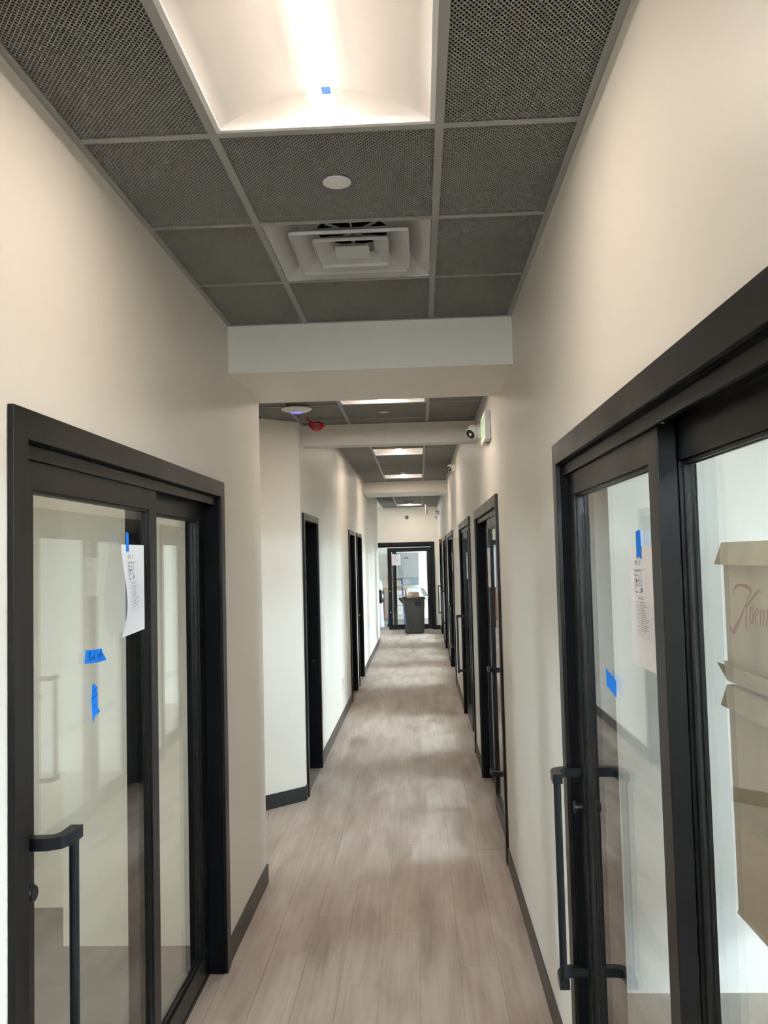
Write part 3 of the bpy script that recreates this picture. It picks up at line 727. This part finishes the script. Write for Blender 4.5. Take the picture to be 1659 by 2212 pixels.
def tape_piece(pts, x, s, label, marks=(), w=.0012, name='blue_tape'):
    k_ = (abs(x)-.0)/(.953 if s > 0 else .516)
    if pts[0][0] < 4:      # slide along the sight line onto the pane
        pts = [(p[0]*k_, p[1]) for p in pts]; marks = [[(q[0]*k_, q[1]) for q in st] for st in marks]
    t = thing(name, label, 'tape', (x, pts[0][0], pts[0][1])); o0 = Vector(pts[0])
    m = MB(); m.loft([[(s*.0002, p[0]-o0.x, p[1]-o0.y) for p in pts], [(s*.0007, p[0]-o0.x, p[1]-o0.y) for p in pts]]); m.build('strip', M_tape, t)
    if marks:
        m = MB()
        for st in marks:
            for (a, b_), (c, d) in zip(st, st[1:]):
                A, B = Vector((a, b_)), Vector((c, d)); q = (B-A).normalized()*w; n = Vector((-q.y, q.x))
                P = [A-q*.5-n, A-q*.5+n, B+q*.5+n, B+q*.5-n]
                m.loft([[(s*.0009, p.x-o0.x, p.y-o0.y) for p in P], [(s*.0011, p.x-o0.x, p.y-o0.y) for p in P]])
        m.build('handwriting', M_pen, t)
    return t
GX = XL-.0357      # corridor face of the left glass
def T(u, v): return (2.356+u*.135, 1.537+v*.034)      # handwriting box of the wide scrap
mk = [[T(.20, .55), T(.22, .05)], [T(.20, .62), T(.28, .85), T(.30, .60), T(.22, .45), T(.31, .10)], [T(.35, .30), T(.41, .38), T(.38, .12), T(.44, .14)], [T(.50, .35), T(.47, .15), T(.53, .12), T(.53, .80)],
      [T(.66, .15), T(.66, .75)], [T(.72, .15), T(.72, .42)], [T(.80, .40), T(.76, .25), T(.81, .15), T(.81, .42), T(.80, -.25), T(.76, -.3)], [T(.86, .12), T(.87, .85), T(.87, .4), T(.92, .42), T(.92, .12)]]
tape_piece([(2.362, 1.571), (2.484, 1.563), (2.486, 1.554), (2.520, 1.526), (2.440, 1.528), (2.354, 1.535)], GX, 1, 'wide blue tape scrap with pen writing on the left glass door', mk)
tape_piece([(2.409, 1.468), (2.418, 1.472), (2.446, 1.457), (2.448, 1.398), (2.468, 1.384), (2.425, 1.376), (2.411, 1.360), (2.402, 1.43)], GX, 1, 'tall torn blue tape strip with pen strokes on the left glass door',
           [[(2.404, 1.428), (2.425, 1.434), (2.447, 1.438)], [(2.416, 1.455), (2.424, 1.452), (2.418, 1.442)], [(2.436, 1.458), (2.428, 1.444)], [(2.424, 1.412), (2.422, 1.398)], [(2.409, 1.468), (2.405, 1.462)]])
tape_piece([(2.422, 1.488), (2.301, 1.471), (2.306, 1.427), (2.419, 1.441)], XR+.0357, -1, 'blank blue tape parallelogram on the near right glass door')
D_, f_, y = FR[2]
tape_piece([(9.00, 1.15), (8.90, 1.15), (8.90, 1.09), (9.00, 1.08)], XR+.0357, -1, 'blue tape scrap on the second glass door past the exit sign')
tape_piece([(8.85, 1.42), (8.70, 1.40), (8.71, 1.28), (8.84, 1.27)], XR+.0357, -1, 'larger blue tape scrap on the second glass door past the exit sign')
tape_piece([(12.055, 1.01), (12.02, 1.01), (12.02, .955), (12.055, .955)], XR+.0196, -1, 'blue tape scrap on the stile of the third glass door past the exit sign')

# ------------------------------------------------------------------ boxes in the near right room
BX = 1.10
def carton(name, label, y0, y1, z0, z1, top_flap, bot_flap, prn=False, x1=BX+.62, band=None, tape_seam=True):
    t = thing(name, label, 'box', (BX, y0, z0)); d = y1-y0; h = z1-z0; w = x1-BX; th = .005
    m = MB(); m.box(0, w, 0, th, 0, h); m.box(0, w, d-th, d, 0, h); m.box(0, th, th, d-th, 0, h); m.box(w-th, w, th, d-th, 0, h); m.build('walls', M_card, t)
    if tape_seam: MB().box(th, w-th, th, d-th, h-th-.002, h-.002).build('lid', M_card, t)
    else: MB().box(th, w-th, th, d-th, .002, th).build('bottom', M_card, t)
    def flap(zb, hh, out, nm):
        # flared skirt on the corridor face and the far end
        a = MB(); a.loft([[(-.001, -.0, zb), (-.001, d, zb), (-out, d+.0, zb+hh), (-out, -.0, zb+hh)], [(-.005, -.0, zb), (-.005, d, zb), (-out-.004, d, zb+hh), (-out-.004, -.0, zb+hh)]]); a.build(nm, M_card, t)
        a = MB(); a.loft([[(0, d+.001, zb), (w, d+.001, zb), (w, d+out, zb+hh), (0, d+out, zb+hh)], [(0, d+.005, zb), (w, d+.005, zb), (w, d+out+.004, zb+hh), (0, d+out+.004, zb+hh)]]); a.build(nm, M_card, t)
    if top_flap: flap(h+top_flap[2], top_flap[0], top_flap[1], 'flap')
    if bot_flap: flap(bot_flap[2], bot_flap[0], bot_flap[1], 'flap')
    if band: MB().box(-.0012, 0, .002, d-.002, band[0]-z0, band[1]-z0).build('packing_tape', M_ctape, t)
    return t
cu = carton('cardboard_box', 'tall upper cardboard box with maroon script in the near right room', 2.42, 3.115, 1.335, 1.835, (-.078, .030, -.001), (.066, .034, .002), tape_seam=True)
cl = carton('cardboard_box', 'lower cardboard box with a tape band in the near right room', 2.42, 3.122, .515, 1.322, (-.072, .026, -.001), (.075, -.02, -.0), band=(.868, .925), tape_seam=False)
K = {'k1': [(3.0302, 1.6464, 0.0006), (3.0214, 1.6656, 0.0016), (2.9992, 1.6793, 0.0044), (2.9615, 1.6852, 0.0055), (2.9197, 1.6838, 0.0061), (2.8883, 1.6782, 0.0053), (2.8621, 1.6697, 0.0035)], 'k2': [(2.8637, 1.6685, 0.0032), (2.8893, 1.6462, 0.002), (2.9222, 1.6162, 0.0025), (2.9558, 1.5857, 0.0036), (2.9899, 1.5567, 0.0055), (3.0241, 1.5318, 0.0075), (3.0482, 1.5168, 0.0071), (3.0681, 1.5246, 0.0038), (3.0832, 1.534, 0.0008)], 'k3': [(2.7898, 1.6629, 0.0007), (2.7917, 1.6693, 0.0017), (2.8051, 1.6709, 0.0028), (2.8282, 1.6612, 0.0035), (2.8612, 1.6431, 0.0032), (2.8981, 1.6221, 0.0029), (2.9126, 1.6112, 0.0022), (2.9184, 1.5882, 0.0022), (2.9233, 1.5653, 0.0029), (2.9225, 1.5427, 0.0025), (2.91, 1.5381, 0.0018)], 'a': [(2.8507, 1.6138, 0.0018), (2.8706, 1.6126, 0.0025), (2.8807, 1.5997, 0.0023), (2.8854, 1.5737, 0.0023), (2.8814, 1.5595, 0.0018), (2.8711, 1.5626, 0.0014)], 'a2': [(2.8535, 1.6136, 0.0021), (2.8611, 1.5866, 0.0024), (2.8644, 1.5592, 0.0024)], 'e': [(2.84, 1.587, 0.0014), (2.817, 1.5951, 0.0017), (2.8127, 1.6085, 0.0019), (2.823, 1.6133, 0.0019), (2.8367, 1.6026, 0.0024), (2.8427, 1.5769, 0.0024), (2.8377, 1.5608, 0.0021), (2.8293, 1.5615, 0.0014)], 'm': [(2.7932, 1.613, 0.0018), (2.7965, 1.5857, 0.0023), (2.8036, 1.5603, 0.0021)], 'm2': [(2.7918, 1.6022, 0.0012), (2.772, 1.6116, 0.0018), (2.7694, 1.6005, 0.0023), (2.7747, 1.5787, 0.0023), (2.7789, 1.5591, 0.0021)], 'm3': [(2.7679, 1.6017, 0.0012), (2.7456, 1.6133, 0.0018), (2.7417, 1.6024, 0.0023), (2.7485, 1.5785, 0.0023), (2.7534, 1.559, 0.002)]}
m = MB()
def smooth_pts(P, n=6):
    out = []
    for i in range(len(P)-1):
        p = [P[max(i-1, 0)], P[i], P[i+1], P[min(i+2, len(P)-1)]]
        for k in range(n):
            s_ = k/n; out.append(tuple(.5*((2*p[1][j]) + (-p[0][j]+p[2][j])*s_ + (2*p[0][j]-5*p[1][j]+4*p[2][j]-p[3][j])*s_**2 + (-p[0][j]+3*p[1][j]-3*p[2][j]+p[3][j])*s_**3) for j in range(3)))
    out.append(P[-1]); return out
for key, st in K.items():
    P = smooth_pts(st); top, bot = [], []
    for i, (yy, zz, ww) in enumerate(P):
        q = Vector((P[min(i+1, len(P)-1)][0]-P[max(i-1, 0)][0], P[min(i+1, len(P)-1)][1]-P[max(i-1, 0)][1])).normalized(); n_ = Vector((-q.y, q.x))
        wv = max(ww, .0008)*(1+1.5*abs(n_.x))*.80
        top.append((yy+n_.x*wv, zz+n_.y*wv)); bot.append((yy-n_.x*wv, zz-n_.y*wv))
    va = [m.bm.verts.new((-.0006, a-2.42, c-1.335)) for a, c in top]; vb = [m.bm.verts.new((-.0006, a-2.42, c-1.335)) for a, c in bot]
    for i in range(len(va)-1): m.bm.faces.new((va[i], va[i+1], vb[i+1], vb[i]))
m.build('lettering', M_print, cu)
MB().box(-.0006, 0, .28, .283, .0, .42).build('crease', M_ctape, cu)
# white stool that carries the boxes
t = thing('box_pedestal', 'white square stand under the cardboard boxes', 'stand', (1.36, 2.60, 0))
MB().box(-.20, .26, -.16, .14, .46, .5145).build('top', M_white, t, bevel=.003)
for sx in (-.17, .23):
    for sy in (-.14, .12): MB().box(sx-.015, sx+.015, sy-.015, sy+.015, -.0028, .46).build('leg', M_white, t)

# ------------------------------------------------------------------ rolling bin by the end door
t = thing('rolling_bin', 'dark grey rolling rubbish bin in front of the end wall door', 'bin', (-.185, 20.12, 0))
def rr(hx, hy, z, r=.05, ox=0.0, oy=0.0):
    return [(p[0]*1.0+ox, p[1]+oy, z) for p in sq2(hx, hy, r)]
def sq2(hx, hy, r, n=4):
    pts = []
    for cx, cy, a0 in ((1, 1, 0), (-1, 1, 90), (-1, -1, 180), (1, -1, 270)):
        for k in range(n+1):
            a = math.radians(a0+90*k/n); pts.append((cx*(hx-r)+r*math.cos(a), cy*(hy-r)+r*math.sin(a)))
    return pts
m = MB(); rings = [rr(.200, .20, .025, ox=.03), rr(.215, .21, .12, ox=.03), rr(.232, .225, .55, ox=.022), rr(.250, .235, .64, ox=.012), rr(.262, .245, .80, ox=.0), rr(.268, .25, .83), rr(.256, .238, .83), rr(.245, .228, .78), rr(.21, .20, .10, ox=.03)]
m.loft(rings); m.build('body', M_bin, t, smooth=True)
MB().loft([rr(.275, .258, .815), rr(.280, .262, .828), rr(.275, .258, .842), rr(.258, .240, .842), rr(.258, .240, .815)], True, False).build('rim', M_bin, t, smooth=True)
m = MB(); m.loft([[(-.262, -.17, .70), (-.262, .17, .70), (-.262, .17, .835), (-.262, -.17, .835)], [(-.335, -.17, .80), (-.335, .17, .80), (-.355, .17, .838), (-.355, -.17, .838)]]); m.build('tip_handle', M_bin, t, bevel=.004)
for z in (.655, .715): MB().box(.03, .16, -.262, -.236, z, z+.032).build('grip', M_dark, t, bevel=.003)
MB().box(.015, .175, -.250, -.232, .63, .77).build('grip_recess', M_bin, t, bevel=.004)
for sy in (-.225, .20):
    m = MB(); m.lathe((-.135, sy-.02, .085), (0, 1, 0), [(.045, 0), (.078, .003), (.085, .012), (.085, .032), (.078, .040), (.045, .043)], 28); w_ = m.build('wheel', M_bag, t, smooth=True)
    m = MB(); m.lathe((-.135, sy-.024, .085), (0, 1, 0), [(.018, 0), (.018, .05)], 16); m.lathe((-.135, sy-.021, .085), (0, 1, 0), [(.052, 0), (.056, .003)], 20); m.build('hub', M_bin, w_, smooth=True)
for k in range(-2, 3): MB().box(.03+k*.075-.004, .03+k*.075+.004, -.225, -.217, .10, .52).build('rib', M_bin, t)
m = MB(); m.loft([rr(.250, .232, .80), rr(.275, .257, .845), rr(.281, .263, .846), rr(.284, .266, .825), rr(.283, .265, .805)], True, False); m.build('liner_bag', M_bag, t, smooth=True)
MB().tube([(.275, -.10, .82), (.30, -.12, .80), (.33, -.13, .785), (.345, -.13, .77)], .006, 6).build('liner_tie', M_bag, t)
def crumple(name, m_, pts, h, label, loc, seed=1, rot=0):
    rg = random.Random(seed); m = MB(); n = len(pts)
    m.loft([[(x*.9, y*.9, -.05) for x, y in pts], [(x+rg.uniform(-.01, .01), y+rg.uniform(-.01, .01), h*.35) for x, y in pts], [(x*.85+rg.uniform(-.02, .02), y*.8, h*(.75+.2*rg.random())) for x, y in pts], [(x*.5+rg.uniform(-.01, .01), y*.4, h*(.92+.1*rg.random())) for x, y in pts]])
    return tag(m.build(name, m_, loc=loc), label, 'rubbish')
hexa = [(.16, 0), (.12, .10), (.02, .13), (-.09, .11), (-.15, .03), (-.12, -.09), (-.02, -.14), (.10, -.10)]
crumple('crumpled_paper', M_brown, hexa, .13, 'crumpled brown paper heaped on top of the rolling bin', (-.20, 20.10, .845), 4)
m = MB(); m.loft([[(0, 0, -.12), (.13, .02, -.14), (.13, .03, -.14), (0, .01, -.12)], [(-.07, 0, .085), (.02, .02, .055), (.02, .03, .055), (-.07, .01, .085)]])
tag(m.build('foam_offcut', M_white, loc=(.055, 20.10, .99)), 'white foam offcut sticking out of the rolling bin', 'rubbish')

# ------------------------------------------------------------------ room behind the end wall
t = thing('stepladder', 'blue stepladder with white steps behind the end wall door', 'ladder', (-.65, 22.3, -.003))
for sy in (0, 1):
    for sx in (-.23, .21):
        top = Vector((sx*.72, .0, 1.22)); ft = Vector((sx, -.12 if sy == 0 else .62, .0))
        m = MB(); d = Vector((.017, 0, 0)); e_ = Vector((0, .035, 0))
        m.loft([[tuple(ft-d-e_), tuple(ft+d-e_), tuple(ft+d+e_), tuple(ft-d+e_)], [tuple(top-d-e_), tuple(top+d-e_), tuple(top+d+e_), tuple(top-d+e_)]])
        m.build('rail', M_blue, t)
        MB().box(ft.x-.024, ft.x+.024, ft.y-.045, ft.y+.045, .0, .06).build('foot', M_bag, t)
for k in range(4):
    z = .28+.26*k; y = -.12+.12*z/1.22; hx = .22-.22*.28*z/1.22
    MB().box(-hx, hx, y-.045, y+.045, z-.02, z+.02).build('step', M_white, t, bevel=.002)
MB().box(-.18, .18, -.09, .10, 1.21, 1.25).build('top_cap', M_blue, t, bevel=.003)
t = thing('trestle_table', 'small trestle table with pale top beyond the end door opening', 'table', (-.985, 23.9, -.003))
MB().box(-.13, .60, -.30, .30, .88, .93).build('top', M_wood, t, bevel=.002)
for sx in (-.08, .55):
    for sy in (-1, 1):
        m = MB(); m.loft([[(sx-.02, sy*.34-.03, 0), (sx+.02, sy*.34-.03, 0), (sx+.02, sy*.34+.03, 0), (sx-.02, sy*.34+.03, 0)], [(sx-.02, sy*.10-.03, .88), (sx+.02, sy*.10-.03, .88), (sx+.02, sy*.10+.03, .88), (sx-.02, sy*.10+.03, .88)]]); m.build('leg', M_copper, t)
tag(MB().box(0, .42, 0, .35, 0, .36).box(-.002, .19, -.06, .0, .33, .334).build('cardboard_carton', M_card, loc=(-.97, 23.75, .928)), 'plain cardboard carton standing on the trestle table', 'box')
t = thing('draped_column', 'grey draped upright shape at the left of the end door opening', 'draped object', (-1.16, 22.1, -.003))
m = MB(); m.loft([[(r*(1+.10*math.sin(5*a))*math.cos(a), r*(1+.12*math.cos(4*a))*math.sin(a)*.8, z) for a in [2*math.pi*k/24 for k in range(24)]] for r, z in ((.17, 0), (.155, .4), (.14, .8), (.15, 1.05), (.13, 1.18), (.06, 1.24))]); m.build('cloth', M_sheet, t, smooth=True)
m = MB(); m.loft([[(r*math.cos(a)*(1+.2*math.sin(3*a))+.10, r*math.sin(a)-.14, z) for a in [2*math.pi*k/14 for k in range(14)]] for r, z in ((.02, .62), (.09, .68), (.11, .78), (.07, .90), (.02, .98))]); m.build('dark_bundle', M_bag, t, smooth=True)
t = thing('wall_cabinet', 'grey flat panel cabinet on the far wall behind the end door', 'cabinet', (-.30, 24.99, .0))
MB().box(-.42, .25, -.30, 0, 1.20, 1.92).build('upper_body', M_greyw, t, bevel=.003)
MB().box(-.42, .25, -.30, 0, .98, 1.19).build('shelf_box', M_greyw, t, bevel=.003)
MB().box(.0, .22, -.304, -.301, 1.0, 1.17).build('dark_panel', M_slate, t)
MB().box(-.42, .25, -.42, 0, 0, .90).build('lower_body', M_white, t, bevel=.003)
MB().box(-.16, -.04, -.306, -.301, 1.76, 1.785).build('slot', M_dark, t)
